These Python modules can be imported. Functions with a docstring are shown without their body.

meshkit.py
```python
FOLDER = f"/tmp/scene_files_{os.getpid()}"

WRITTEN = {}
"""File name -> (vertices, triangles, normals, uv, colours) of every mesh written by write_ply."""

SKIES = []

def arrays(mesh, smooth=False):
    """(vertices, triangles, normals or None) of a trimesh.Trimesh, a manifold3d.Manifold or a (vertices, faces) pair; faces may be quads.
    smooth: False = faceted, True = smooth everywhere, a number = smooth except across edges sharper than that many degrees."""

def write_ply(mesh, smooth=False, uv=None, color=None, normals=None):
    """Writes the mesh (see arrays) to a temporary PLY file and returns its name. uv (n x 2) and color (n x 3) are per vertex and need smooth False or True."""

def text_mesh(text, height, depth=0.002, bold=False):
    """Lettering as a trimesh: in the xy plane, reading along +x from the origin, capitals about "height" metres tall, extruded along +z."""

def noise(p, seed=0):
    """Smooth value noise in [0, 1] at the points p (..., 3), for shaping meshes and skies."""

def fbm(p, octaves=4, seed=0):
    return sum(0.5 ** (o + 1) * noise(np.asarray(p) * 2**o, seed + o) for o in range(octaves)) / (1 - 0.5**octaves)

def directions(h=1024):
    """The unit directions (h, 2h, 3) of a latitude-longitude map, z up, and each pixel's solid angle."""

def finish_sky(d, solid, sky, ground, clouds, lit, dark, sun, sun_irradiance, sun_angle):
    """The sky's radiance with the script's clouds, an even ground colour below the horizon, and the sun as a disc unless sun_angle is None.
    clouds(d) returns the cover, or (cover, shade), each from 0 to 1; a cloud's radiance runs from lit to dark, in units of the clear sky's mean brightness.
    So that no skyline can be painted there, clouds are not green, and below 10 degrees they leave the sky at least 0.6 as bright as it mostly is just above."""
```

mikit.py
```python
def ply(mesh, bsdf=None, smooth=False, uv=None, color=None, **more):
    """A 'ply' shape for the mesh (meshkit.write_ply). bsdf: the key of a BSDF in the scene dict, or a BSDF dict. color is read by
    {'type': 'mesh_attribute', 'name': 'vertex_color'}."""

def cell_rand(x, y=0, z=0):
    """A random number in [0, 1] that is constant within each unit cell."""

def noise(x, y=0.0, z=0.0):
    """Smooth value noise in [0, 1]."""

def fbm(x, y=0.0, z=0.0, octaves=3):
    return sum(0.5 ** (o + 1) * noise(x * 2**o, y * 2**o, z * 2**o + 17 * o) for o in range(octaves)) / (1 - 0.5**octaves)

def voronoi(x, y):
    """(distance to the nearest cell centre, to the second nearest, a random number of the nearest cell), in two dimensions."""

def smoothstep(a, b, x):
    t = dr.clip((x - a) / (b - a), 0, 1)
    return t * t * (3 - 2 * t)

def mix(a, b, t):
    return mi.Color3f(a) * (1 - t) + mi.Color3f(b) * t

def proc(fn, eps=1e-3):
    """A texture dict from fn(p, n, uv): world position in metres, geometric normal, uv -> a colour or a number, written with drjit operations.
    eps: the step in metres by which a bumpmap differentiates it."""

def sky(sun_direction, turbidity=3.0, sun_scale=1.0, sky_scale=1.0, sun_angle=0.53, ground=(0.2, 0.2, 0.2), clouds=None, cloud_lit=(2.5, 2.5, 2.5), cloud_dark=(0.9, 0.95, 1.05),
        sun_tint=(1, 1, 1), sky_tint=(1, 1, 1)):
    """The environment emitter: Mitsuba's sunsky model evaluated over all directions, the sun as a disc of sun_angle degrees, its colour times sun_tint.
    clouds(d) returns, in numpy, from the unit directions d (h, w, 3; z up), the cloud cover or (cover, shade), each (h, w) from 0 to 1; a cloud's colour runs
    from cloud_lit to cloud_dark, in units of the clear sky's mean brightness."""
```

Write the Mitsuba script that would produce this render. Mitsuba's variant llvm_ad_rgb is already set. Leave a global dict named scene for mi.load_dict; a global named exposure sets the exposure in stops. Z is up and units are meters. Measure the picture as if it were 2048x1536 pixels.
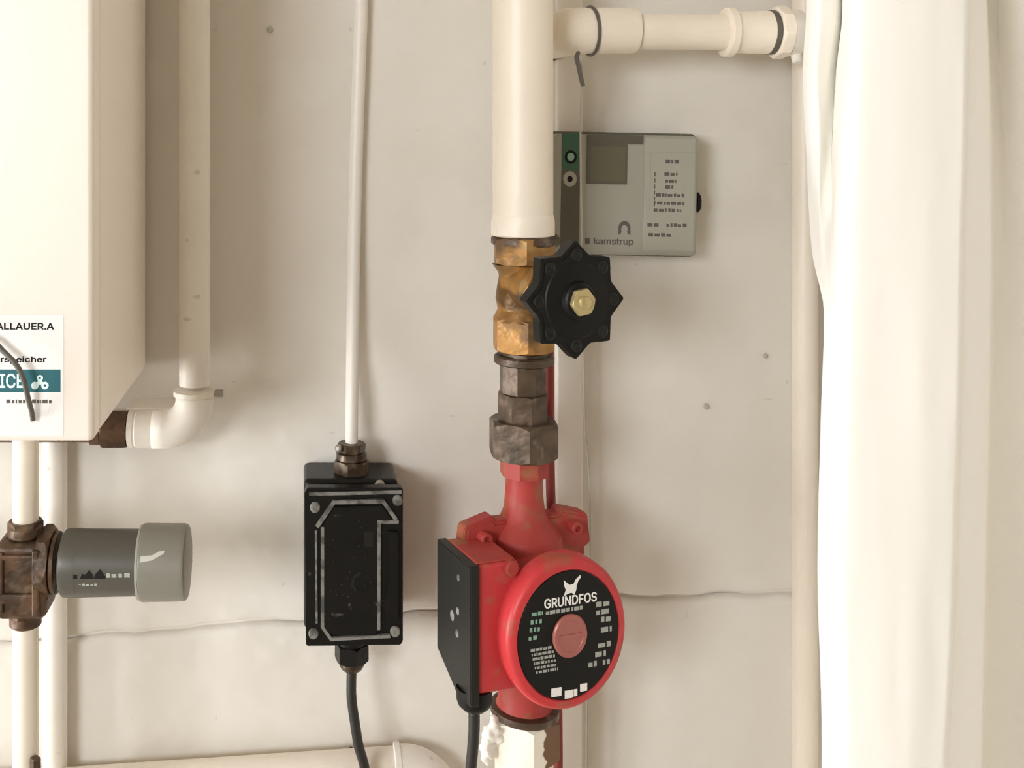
import math
import numpy as np
import trimesh
import mitsuba as mi
import drjit as dr
import mikit
import meshkit
import manifold3d as m3
from shapely.geometry import Polygon, Point, box as sbox
from shapely import affinity
from shapely.ops import unary_union

T = mi.ScalarTransform4f
scene, labels = {}, {}
PI = math.pi

# ------------------------------------------------------------------ camera, light, exposure
CAM_D, CAM_Z, FOC = 0.85, 1.75, 2000.0      # distance from the wall, height, focal length in pixels
PPX, PPY = 600.0, 311.0                     # where the optical axis meets the picture
scene['camera'] = {
    'type': 'perspective', 'fov_axis': 'x', 'fov': math.degrees(2 * math.atan(1024 / FOC)), 'near_clip': 0.02, 'far_clip': 50.0,
    'principal_point_offset_x': (1024 - PPX) / 2048, 'principal_point_offset_y': (768 - PPY) / 1536,
    'to_world': T().look_at(origin=[0, -CAM_D, CAM_Z], target=[0, 0, CAM_Z], up=[0, 0, 1])}
WIN = dict(x=(-1.98, -0.95), z=(1.66, 2.40))   # the daylight window in the wall behind the camera
WIN_RADIANCE = (23.0, 24.0, 25.0)
DOOR = dict(y=(-1.10, -0.35), z=(0.55, 1.50))           # the glazed part of the door in the wall at the left
DOOR_RADIANCE = (20.0, 20.2, 20.2)
exposure = 0.03

# ------------------------------------------------------------------ helpers
def at(px, py, d):
    Z = CAM_D - d
    return np.array([(px - PPX) * Z / FOC, -d, CAM_Z - (py - PPY) * Z / FOC])


def zat(py, d):
    return CAM_Z - (py - PPY) * (CAM_D - d) / FOC


def xat(px, d):
    return (px - PPX) * (CAM_D - d) / FOC


def tri(m):
    if hasattr(m, 'to_mesh'):
        k = m.to_mesh()
        return trimesh.Trimesh(np.asarray(k.vert_properties)[:, :3], np.asarray(k.tri_verts), process=False)
    return m


def cat(*ms):
    return trimesh.util.concatenate([tri(m) for m in ms])


def numbered(k):
    if k not in scene:
        return k
    i = 1
    while f'{k}_{i:03d}' in scene:
        i += 1
    return f'{k}_{i:03d}'


def add(key, mesh, mat, smooth=32, label=None, cat_=None, kind=None, group=None):
    key = numbered(key)
    scene[key] = mikit.ply(tri(mesh), mat, smooth)
    tag(key, label, cat_, kind, group)
    return key


def tag(key, label=None, cat_=None, kind=None, group=None):
    e = {}
    if label: e['label'] = label
    if cat_: e['category'] = cat_
    if kind: e['kind'] = kind
    if group: e['group'] = group
    if e:
        labels[key] = e


def mv(m, M):
    m = tri(m).copy()
    m.apply_transform(M)
    return m


def frame(o, a, up=(0, 0, 1)):
    """matrix taking local (x right, y up, z outward along a) to the world"""
    a = np.asarray(a, float); a = a / np.linalg.norm(a)
    up = np.asarray(up, float)
    if abs(a @ up) > 0.98:
        up = np.array([0, 1.0, 0])
    r = np.cross(up, a); r /= np.linalg.norm(r)
    u = np.cross(a, r)
    M = np.eye(4)
    M[:3, 0], M[:3, 1], M[:3, 2], M[:3, 3] = r, u, a, o
    return M


def sc(x=1, y=1, z=1):
    return np.diag([x, y, z, 1.0])


def lathe(profile, n=48, tall=1.0):
    """profile [(r, h)...] about local z, closed at both ends; tall stretches local y"""
    p = [(max(r, 0.0), h) for r, h in profile]
    if p[0][0] > 1e-9: p = [(0.0, p[0][1])] + p
    if p[-1][0] > 1e-9: p = p + [(0.0, p[-1][1])]
    a = np.arange(n) * 2 * PI / n
    v, idx = [], []
    for r, h in p:
        if r < 1e-9:
            idx.append([len(v)] * n); v.append([0, 0, h])
        else:
            idx.append(list(range(len(v), len(v) + n)))
            v += [[r * math.cos(t), r * math.sin(t) * tall, h] for t in a]
    f = []
    for i in range(len(p) - 1):
        A, B = idx[i], idx[i + 1]
        for j in range(n):
            k = (j + 1) % n
            if A[j] != A[k]: f.append([A[j], A[k], B[k]])
            if B[j] != B[k]: f.append([A[j], B[k], B[j]])
    m = trimesh.Trimesh(np.array(v, float), np.array(f), process=False)
    if m.volume < 0: m.invert()
    return m


def spline(pts, n=8):
    p = np.asarray(pts, float)
    q = np.vstack([2 * p[0] - p[1], p, 2 * p[-1] - p[-2]])
    out = []
    for i in range(1, len(q) - 2):
        for t in np.arange(n) / n:
            out.append(0.5 * ((2 * q[i]) + (q[i + 1] - q[i - 1]) * t + (2 * q[i - 1] - 5 * q[i] + 4 * q[i + 1] - q[i + 2]) * t**2 + (3 * q[i] - q[i - 1] - 3 * q[i + 1] + q[i + 2]) * t**3))
    out.append(p[-1])
    return np.array(out)


def tube(pts, r, sides=20, smooth=0):
    p = spline(pts, smooth) if smooth else np.asarray(pts, float)
    rad = np.broadcast_to(np.asarray(r, float), (len(p),)) if np.ndim(r) == 0 else np.interp(np.linspace(0, 1, len(p)), np.linspace(0, 1, len(r)), r)
    t = np.gradient(p, axis=0); t /= np.linalg.norm(t, axis=1, keepdims=True)
    a = np.cross(t[0], [0, 1.0, 0]) if abs(t[0][1]) < 0.9 else np.cross(t[0], [1.0, 0, 0])
    a /= np.linalg.norm(a)
    v = []
    ang = np.arange(sides) * 2 * PI / sides
    for i in range(len(p)):
        a = a - t[i] * (a @ t[i]); a /= np.linalg.norm(a)
        b = np.cross(t[i], a)
        v.append(p[i] + rad[i] * (np.cos(ang)[:, None] * a + np.sin(ang)[:, None] * b))
    v = np.vstack(v + [p[:1], p[-1:]])
    f, n, s = [], len(p), sides
    for i in range(n - 1):
        for j in range(s):
            k = (j + 1) % s
            f += [[i * s + j, i * s + k, (i + 1) * s + k], [i * s + j, (i + 1) * s + k, (i + 1) * s + j]]
    for j in range(s):
        k = (j + 1) % s
        f += [[n * s, k, j], [n * s + 1, (n - 1) * s + j, (n - 1) * s + k]]
    m = trimesh.Trimesh(v, np.array(f), process=False)
    if m.volume < 0: m.invert()
    return m


def rbox(x0, x1, y0, y1, z0, z1, r=0.002, n=12):
    if x1 - x0 < 2 * r or y1 - y0 < 2 * r or z1 - z0 < 2 * r:
        r = 0.49 * min(x1 - x0, y1 - y0, z1 - z0)
    s = m3.Manifold.sphere(r, n)
    return tri(m3.Manifold.batch_hull([s.translate([x, y, z]) for x in (x0 + r, x1 - r) for y in (y0 + r, y1 - r) for z in (z0 + r, z1 - r)]))


def box(x0, x1, y0, y1, z0, z1):
    m = trimesh.creation.box((x1 - x0, y1 - y0, z1 - z0))
    m.apply_translation([(x0 + x1) / 2, (y0 + y1) / 2, (z0 + z1) / 2])
    return m


def hexnut(rc, h, ch=0.12, turn=0.0, n=6):
    """a chamfered nut about local z, from 0 to h, rc = corner radius"""
    c = ch * rc
    body = m3.Manifold.cylinder(h, rc, rc, n).rotate([0, 0, turn])
    trim = m3.Manifold.cylinder(c, rc - c * 1.3, rc + 1e-4, 48)
    trim = m3.Manifold.batch_hull([m3.Manifold.cylinder(1e-4, rc * 0.88, rc * 0.88, 48), m3.Manifold.cylinder(h - 2 * c, rc + 1e-4, rc + 1e-4, 48).translate([0, 0, c]), m3.Manifold.cylinder(1e-4, rc * 0.88, rc * 0.88, 48).translate([0, 0, h - 1e-4])])
    return tri(body ^ trim)


def prism(poly, h, bevel=0.0):
    """shapely polygon extruded along local z, with a bevel at the top"""
    if bevel <= 0:
        return trimesh.creation.extrude_polygon(poly, h, engine='earcut')
    a = trimesh.creation.extrude_polygon(poly, h - bevel, engine='earcut')
    ms = [a]
    steps = 3
    for i in range(steps):
        t = (i + 1) / steps
        inner = poly.buffer(-bevel * (1 - math.sqrt(max(0, 1 - t * t))) if t < 1 else -bevel, join_style=2)
        hh = h - bevel + bevel * t
        for g in getattr(inner, 'geoms', [inner]):
            ms.append(trimesh.creation.extrude_polygon(g, bevel / steps, engine='earcut').apply_translation([0, 0, hh - bevel / steps]))
    return cat(*ms)


def text(s, h, depth=0.0004, bold=False, width=None, right=None):
    m = meshkit.text_mesh(s, h, depth, bold)
    b = m.bounds
    m.apply_translation([-b[0][0], 0, 0])
    if width:
        m.apply_transform(sc(width / (b[1][0] - b[0][0]), 1, 1))
    return m


def dashes(rng, x0, x1, y, h, depth=0.0003, lo=0.35, hi=1.6):
    """a line of print too small to read: blocks of varied length"""
    ms, x = [], x0
    while x < x1:
        w = min(h * rng.uniform(lo, hi), x1 - x)
        if w > h * 0.15:
            ms.append(box(x, x + w, y, y + h * rng.uniform(0.75, 1.0), 0, depth))
        x += w + h * rng.uniform(0.25, 0.5)
    return cat(*ms)


# ------------------------------------------------------------------ materials
def mat(name, **d):
    scene[name] = d
    return name


def prin(name, col, rough=0.5, metal=0.0, spec=0.5, bump=None, bs=1.0, **kw):
    c = mikit.proc(col) if callable(col) else {'type': 'rgb', 'value': list(col)}
    r = mikit.proc(rough) if callable(rough) else rough
    d = {'type': 'principled', 'base_color': c, 'roughness': r, 'metallic': metal, 'specular': spec, **kw}
    if bump is not None:
        d = {'type': 'bumpmap', 'arbitrary': {**mikit.proc(bump, eps=4e-4)}, 'scale': bs, 'bsdf': d}
    return mat(name, type='twosided', bsdf=d)


N, F, S, MIX = mikit.noise, mikit.fbm, mikit.smoothstep, mikit.mix


def speck(p, k, lo, hi, seed=0.0):
    return S(lo, hi, N(p.x * k + seed, p.y * k, p.z * k))


def wall_col(p, n, uv):
    c = MIX((0.705, 0.675, 0.622), (0.655, 0.622, 0.565), F(p.x * 9, p.y * 9, p.z * 7, 4))
    c = MIX(c, (0.71, 0.685, 0.635), S(0.5, 0.75, F(p.x * 16 + 5, 3.0, p.z * 16, 3)) * 0.6)
    c = MIX(c, (0.52, 0.48, 0.43), speck(p, 70, 0.975, 0.995) * 0.6)
    return c


def wall_bump(p, n, uv):
    return F(p.x * 40, p.y * 40, p.z * 40, 3) * 0.0012


def cream_col(p, n, uv):
    c = MIX((0.80, 0.735, 0.64), (0.74, 0.665, 0.565), F(p.x * 25, p.y * 25, p.z * 14, 3))
    return MIX(c, (0.46, 0.38, 0.28), speck(p, 90, 0.955, 0.985) * 0.6)


def white_col(p, n, uv):
    c = MIX((0.80, 0.76, 0.70), (0.74, 0.70, 0.635), F(p.x * 22, p.y * 22, p.z * 22, 3))
    return MIX(c, (0.50, 0.45, 0.38), speck(p, 110, 0.90, 0.96, 3.0) * 0.6)


def brass_col(p, n, uv):
    a = F(p.x * 60, p.y * 60, p.z * 60, 3)
    c = MIX((0.36, 0.175, 0.042), (0.20, 0.105, 0.032), S(0.35, 0.7, a))
    c = MIX(c, (0.42, 0.30, 0.14), S(0.55, 0.75, F(p.x * 90 + 7, p.y * 90, p.z * 70, 3)) * 0.6)
    return MIX(c, (0.05, 0.024, 0.008), S(0.50, 0.66, F(p.x * 45 + 20, p.y * 45, p.z * 45, 3)) * 0.75)


def bronze_col(p, n, uv):
    c = MIX((0.110, 0.072, 0.047), (0.054, 0.036, 0.022), S(0.3, 0.7, F(p.x * 70, p.y * 70, p.z * 70, 3)))
    return MIX(c, (0.21, 0.16, 0.12), S(0.6, 0.8, F(p.x * 110 + 3, p.y * 110, p.z * 60, 3)) * 0.7)


def oldvalve_col(p, n, uv):
    c = MIX((0.115, 0.062, 0.034), (0.052, 0.030, 0.017), S(0.35, 0.65, F(p.x * 70, p.y * 70, p.z * 70, 3)))
    return MIX(c, (0.23, 0.17, 0.105), S(0.55, 0.75, F(p.x * 60 + 9, p.y * 60, p.z * 60, 3)) * 0.6)


def red_col(p, n, uv):
    c = MIX((0.55, 0.046, 0.052), (0.46, 0.036, 0.041), F(p.x * 40, p.y * 40, p.z * 40, 3))
    return MIX(c, (0.33, 0.11, 0.065), S(0.60, 0.78, F(p.x * 70 + 4, p.y * 70, p.z * 70, 3)) * 0.6)


def redcast_col(p, n, uv):
    c = MIX((0.40, 0.052, 0.045), (0.30, 0.040, 0.034), F(p.x * 50, p.y * 50, p.z * 50, 3))
    return MIX(c, (0.29, 0.115, 0.058), S(0.50, 0.70, F(p.x * 60 + 14, p.y * 60, p.z * 60, 3)) * 0.75)


def black_col(p, n, uv):
    c = MIX((0.0055, 0.0055, 0.005), (0.010, 0.0095, 0.009), F(p.x * 80, p.y * 80, p.z * 80, 3))
    return MIX(c, (0.13, 0.125, 0.11), S(0.74, 0.86, F(p.x * 130, p.y * 130, p.z * 130, 3)) * 0.5)


def lidworn_col(p, n, uv):
    return MIX((0.20, 0.20, 0.185), (0.07, 0.07, 0.065), S(0.4, 0.7, F(p.x * 120, p.y * 120, p.z * 120, 3)))


def painted_nut_col(p, n, uv):
    """white wall paint brushed over the front and left flats of a brown nut, its edge ragged"""
    e = p.x - 0.1785 + (F(p.x * 150, p.y * 150, p.z * 150, 3) - 0.5) * 0.008 + S(1.338, 1.345, p.z) * 0.05
    return MIX((0.82, 0.79, 0.70), (0.15, 0.075, 0.035), S(-0.0008, 0.0008, e))


prin('wall_paint', wall_col, 0.75, spec=0.25, bump=wall_bump)
prin('cream_paint', cream_col, 0.42)
prin('white_paint', white_col, 0.45)
prin('white_duct', (0.72, 0.685, 0.635), 0.45)
prin('boiler_enamel', (0.80, 0.735, 0.665), 0.38)
prin('boiler_side', (0.775, 0.715, 0.655), 0.40)
prin('sticker_paper', (0.82, 0.81, 0.80), 0.5)
prin('ink_black', (0.012, 0.011, 0.010), 0.7, spec=0.15)
prin('ink_soft', (0.085, 0.08, 0.07), 0.6)
prin('teal_print', (0.006, 0.105, 0.13), 0.5)
prin('pale_print', (0.70, 0.86, 0.88), 0.5)
prin('print_white', (0.80, 0.79, 0.77), 0.5)
prin('print_grey', (0.33, 0.35, 0.32), 0.5)
prin('print_green', (0.20, 0.36, 0.28), 0.5)
prin('arrow_print', (0.50, 0.50, 0.45), 0.5)
prin('print_red', (0.36, 0.10, 0.11), 0.5)
prin('brass', brass_col, 0.42, metal=0.35, bump=lambda p, n, uv: F(p.x * 130, p.y * 130, p.z * 130, 3) * 0.0014)
prin('bronze', bronze_col, 0.42, metal=0.3, bump=lambda p, n, uv: F(p.x * 150 + 9, p.y * 150, p.z * 150, 3) * 0.0009)
prin('old_brass', oldvalve_col, 0.45, metal=0.3, bump=lambda p, n, uv: F(p.x * 140 + 5, p.y * 140, p.z * 140, 3) * 0.0011)
prin('gold_nut', (0.50, 0.42, 0.22), 0.35, metal=0.6)
prin('red_paint', red_col, 0.38, spec=0.3)
prin('red_cast', redcast_col, 0.5, spec=0.3)
prin('red_tube', (0.24, 0.045, 0.038), 0.55, spec=0.3)
prin('plug_red', (0.36, 0.12, 0.105), 0.35, metal=0.2)
prin('black_plastic', (0.0065, 0.0063, 0.006), 0.42, spec=0.2)
prin('cover_plastic', (0.014, 0.0135, 0.012), 0.42, spec=0.25)
prin('black_metal', black_col, 0.33, spec=0.22)
prin('worn_edge', lidworn_col, 0.40)
prin('grey_dark', (0.075, 0.070, 0.058), 0.42)
prin('grey_light', (0.20, 0.192, 0.163), 0.42)
prin('meter_shell', (0.29, 0.285, 0.24), 0.45)
prin('meter_panel', (0.325, 0.32, 0.27), 0.45)
prin('meter_dark', (0.080, 0.076, 0.056), 0.4)
prin('meter_green', (0.035, 0.105, 0.065), 0.4)
prin('lcd_glass', (0.105, 0.10, 0.066), 0.15)
prin('cable_black', (0.014, 0.013, 0.012), 0.45)
prin('wire_grey', (0.11, 0.10, 0.082), 0.5, metal=0.3)
prin('cord_grey', (0.42, 0.40, 0.34), 0.6)
prin('sheet_white', (0.875, 0.86, 0.82), 0.5, spec=0.3)
prin('plaster', (0.86, 0.84, 0.78), 0.8, spec=0.2)
prin('painted_nut', painted_nut_col, 0.5)
prin('screw_steel', (0.36, 0.34, 0.30), 0.4, metal=0.6)
prin('gland_metal', bronze_col, 0.35, metal=0.5)
prin('room_paint', (0.42, 0.375, 0.31), 0.8, spec=0.2)
prin('floor_paint', (0.40, 0.35, 0.29), 0.7, spec=0.3)
prin('frame_paint', (0.75, 0.72, 0.66), 0.5)

# ------------------------------------------------------------------ the room
RX0, RX1, RY0, CEIL = -2.15, 1.35, -2.25, 2.9
rng = np.random.default_rng(7)

JOINT = [(-900, 1330), (-200, 1298), (0, 1285), (150, 1275), (300, 1263), (450, 1252), (600, 1245), (850, 1226), (1050, 1210), (1250, 1197), (1420, 1192), (1590, 1188), (2050, 1183), (3000, 1175)]
jx = np.array([xat(a, 0) for a, b in JOINT]); jz = np.array([zat(b, 0) for a, b in JOINT])


def wall_board(up):
    xs = np.concatenate([np.linspace(RX0, -0.6, 8)[:-1], np.linspace(-0.6, 1.0, 220), np.linspace(1.0, RX1, 4)[1:]])
    edge = np.interp(xs, jx, jz) + (meshkit.fbm(np.stack([xs * 30, xs * 0, xs * 0], 1), 3, 1) - 0.5) * 0.006
    s = 1 if up else -1
    far = CEIL if up else 0.0
    soft = 0.5 + meshkit.noise(np.stack([xs * 14, xs * 0 + up, xs * 0], 1), 5)
    rows = [(0.0009, 0.0072), (0.0014, 0.0050), (0.0026, 0.0024), (0.0048, 0.0007), (0.011, 0.0)]
    v = []
    for o, dep in rows:
        v.append(np.stack([xs, dep * np.minimum(1, soft) + 0 * xs, edge + s * o], 1))
    for t in np.linspace(0, 1, 26)[1:]:
        v.append(np.stack([xs, 0 * xs, (edge + s * 0.010) * (1 - t) + far * t], 1))
    v = np.array(v)
    n, m = v.shape[:2]
    i, j = np.meshgrid(np.arange(n - 1), np.arange(m - 1), indexing='ij')
    q = np.stack([i * m + j, i * m + j + 1, (i + 1) * m + j + 1, (i + 1) * m + j], -1).reshape(-1, 4)
    f = np.vstack([q[:, [0, 1, 2]], q[:, [0, 2, 3]]])
    vv = v.reshape(-1, 3)
    mesh = trimesh.Trimesh(vv, f, process=False)
    if mesh.face_normals[:, 1].mean() > 0:
        mesh.invert()
    return mesh


add('wall_back', box(RX0, RX1, 0.0070, 0.12, 0.0, CEIL), 'wall_paint', False, kind='structure')
add('wall_back__board', wall_board(True), 'wall_paint', True)
add('wall_back__board', wall_board(False), 'wall_paint', True)
(dy0, dy1), (dz0, dz1) = DOOR['y'], DOOR['z']
add('wall_left', cat(box(RX0 - 0.1, RX0, RY0, dy0 - .1, 0, CEIL), box(RX0 - 0.1, RX0, dy1 + .1, 0.12, 0, CEIL), box(RX0 - 0.1, RX0, dy0 - .1, dy1 + .1, 2.05, CEIL)), 'room_paint', False, kind='structure')
add('door_1', cat(box(RX0 - .06, RX0 - .01, dy0 - .1, dy0, 0.0, 2.05), box(RX0 - .06, RX0 - .01, dy1, dy1 + .1, 0.0, 2.05), box(RX0 - .06, RX0 - .01, dy0, dy1, 0.0, dz0), box(RX0 - .06, RX0 - .01, dy0, dy1, dz1, 2.05)), 'frame_paint', False, kind='structure')
dpane = trimesh.Trimesh([[RX0 - .03, dy0, dz0], [RX0 - .03, dy1, dz0], [RX0 - .03, dy1, dz1], [RX0 - .03, dy0, dz1]], [[0, 1, 2], [0, 2, 3]], process=False)
if dpane.face_normals[0][0] < 0: dpane.invert()
scene['door_1__pane'] = mikit.ply(dpane, 'frame_paint', False)
scene['door_1__pane']['emitter'] = {'type': 'area', 'radiance': {'type': 'rgb', 'value': list(DOOR_RADIANCE)}}
add('wall_right', box(RX1, RX1 + 0.1, RY0, 0.12, 0, CEIL), 'frame_paint', False, kind='structure')
add('floor', box(RX0 - 0.1, RX1 + 0.1, RY0 - 0.1, 0.12, -0.1, 0), 'floor_paint', False, kind='structure')
add('ceiling', box(RX0 - 0.1, RX1 + 0.1, RY0 - 0.1, 0.12, CEIL, CEIL + 0.1), 'room_paint', False, kind='structure')
(wx0, wx1), (wz0, wz1) = WIN['x'], WIN['z']
add('wall_front', cat(box(RX0 - 0.1, wx0, RY0 - 0.1, RY0, 0, CEIL), box(wx1, RX1 + 0.1, RY0 - 0.1, RY0, 0, CEIL), box(wx0, wx1, RY0 - 0.1, RY0, 0, wz0), box(wx0, wx1, RY0 - 0.1, RY0, wz1, CEIL)), 'room_paint', False, kind='structure')
fw = 0.05
key = add('window_1', cat(box(wx0, wx0 + fw, RY0, RY0 + 0.03, wz0, wz1), box(wx1 - fw, wx1, RY0, RY0 + 0.03, wz0, wz1), box(wx0 + fw, wx1 - fw, RY0, RY0 + 0.03, wz0, wz0 + fw), box(wx0 + fw, wx1 - fw, RY0, RY0 + 0.03, wz1 - fw, wz1)), 'frame_paint', False, kind='structure')
pane = trimesh.Trimesh([[wx0, RY0 + 0.005, wz0], [wx1, RY0 + 0.005, wz0], [wx1, RY0 + 0.005, wz1], [wx0, RY0 + 0.005, wz1]], [[0, 2, 1], [0, 3, 2]], process=False)
if pane.face_normals[0][1] < 0: pane.invert()
scene['window_1__pane'] = mikit.ply(pane, 'frame_paint', False)
scene['window_1__pane']['emitter'] = {'type': 'area', 'radiance': {'type': 'rgb', 'value': list(WIN_RADIANCE)}}

# ------------------------------------------------------------------ boiler
BX1, BZ0, BD = xat(295, 0), zat(735, 0), 0.222
b = add('boiler__casing', rbox(-0.60, BX1 - 0.0006, -0.199, -0.006, BZ0 + 0.0006, 2.30, 0.003), 'boiler_side')
tag('boiler', 'large cream white wall boiler with a white and teal sticker near its lower edge', 'boiler')
add('boiler__front_panel', rbox(-0.60, BX1, -BD, -0.2002, BZ0, 2.302, 0.004), 'boiler_enamel')
add('boiler__wall_bracket', box(-0.55, BX1 - 0.02, -0.0065, 0.0, BZ0 + 0.03, 2.28), 'boiler_side', False)
# the sticker, flat on the front panel
SD = BD + 0.0002
k = (CAM_D - SD) / FOC
st = rbox(-0.36, xat(127, SD), -SD - 0.0002, -BD + 0.0002, zat(872, SD), zat(630, SD), 0.0001, 6)
add('boiler__sticker', st, 'sticker_paper', False, label='white paper sticker with black lettering and a teal band')


def on_front(m, px, py, d):
    """a flat print with its left end at the pixel's point on a plane facing the room"""
    return mv(m, frame(at(px, py, d), (0, -1, 0)))


SF = SD + 0.0002


def right_text(s, h_px, px_right, py_base, key, mat_, width_px=None, bold=False):
    m = text(s, h_px * k, 0.0003, bold, width_px * k if width_px else None)
    w = m.bounds[1][0]
    m.apply_translation([-w, 0, 0])
    add(key, on_front(m, px_right, py_base, SF), mat_, False)


right_text('THERMALLAUER.A', 13, 108, 659, 'boiler__sticker__lettering', 'ink_black', 190, True)
right_text('warmwasserspeicher', 11, 93, 724, 'boiler__sticker__lettering', 'ink_black', 210, True)
add('boiler__sticker__teal_band', box(-0.36, xat(121, SF), -SF - 0.0002, -SF, zat(784, SF), zat(739, SF)), 'teal_print', False)
SF2 = SF + 0.00022
m = text('SERVICE', 27 * k, 0.0003, True, 122 * k)
m.apply_translation([-m.bounds[1][0], 0, 0])
add('boiler__sticker__lettering', on_front(m, 48, 775, SF2), 'pale_print', False)
logo = unary_union([Point(0, 9).buffer(6.2), Point(-10, -6).buffer(7.5), Point(10, -6).buffer(7.5), Polygon([(-8, -4), (8, -4), (0, 12)])]).difference(unary_union([Point(0, 9).buffer(2.2), Point(10, -6).buffer(2.6), Point(0, -10).buffer(2.4)]))
add('boiler__sticker__logo', on_front(mv(prism(affinity.scale(logo, k, k, origin=(0, 0)), 0.0003), np.eye(4)), 80, 765, SF2), 'pale_print', False)
add('boiler__sticker__small_print', on_front(dashes(rng, -90 * k, 0, 0, 7 * k), 103, 806, SF), 'ink_soft', False)

# dark wire hanging down over the sticker
add('dangling_wire', tube([at(-260, 600, .226), at(-120, 660, .227), at(-30, 672, .229), at(6, 702, .231), at(26, 722, .232), at(40, 742, .232), at(50, 770, .231), at(57, 800, .229), at(63, 822, .227), at(66, 840, .2250)], 0.0017, 10, 6), 'wire_grey', True,
    label='thin dark wire hanging down in front of the sticker on the boiler', cat_='wire')

# ------------------------------------------------------------------ pipe beside the boiler, with its elbow
R = 0.0125
cx = xat(389, 0.034)
ez = zat(858, 0.034)
br = 0.024
vert = [np.array([cx, -0.034, CEIL - 0.01]), np.array([cx, -0.034, ez + br + 0.012])]
add('boiler_side_pipe__pipe', tube(np.linspace(vert[0], vert[1], 12), R, 28), 'white_paint', True)
tag('boiler_side_pipe', 'white painted pipe right beside the boiler, turning left below it', 'pipe')
arc = [np.array([cx, -0.034, ez + br + 0.006])] + [np.array([cx - br + br * math.cos(t), -0.034, ez + br - br * math.sin(t)]) for t in np.linspace(0, PI / 2, 12)] + [np.array([cx - br - 0.010, -0.034, ez])]
add('boiler_side_pipe__elbow', tube(arc, 0.0155, 28), 'white_paint', True)
add('boiler_side_pipe__collar', mv(lathe([(0.0150, 0), (0.0172, 0.0008), (0.0172, 0.0045), (0.0150, 0.0055)], 32), frame((cx, -0.034, ez + br + 0.003), (0, 0, 1))), 'white_paint')
add('boiler_side_pipe__clamp_screw', mv(lathe([(0.0026, 0), (0.0032, 0.001), (0.0032, 0.007)], 14), frame((cx + 0.0165, -0.036, ez + br + 0.0055), (1, 0, 0))), 'screw_steel')
hx = cx - br
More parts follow.
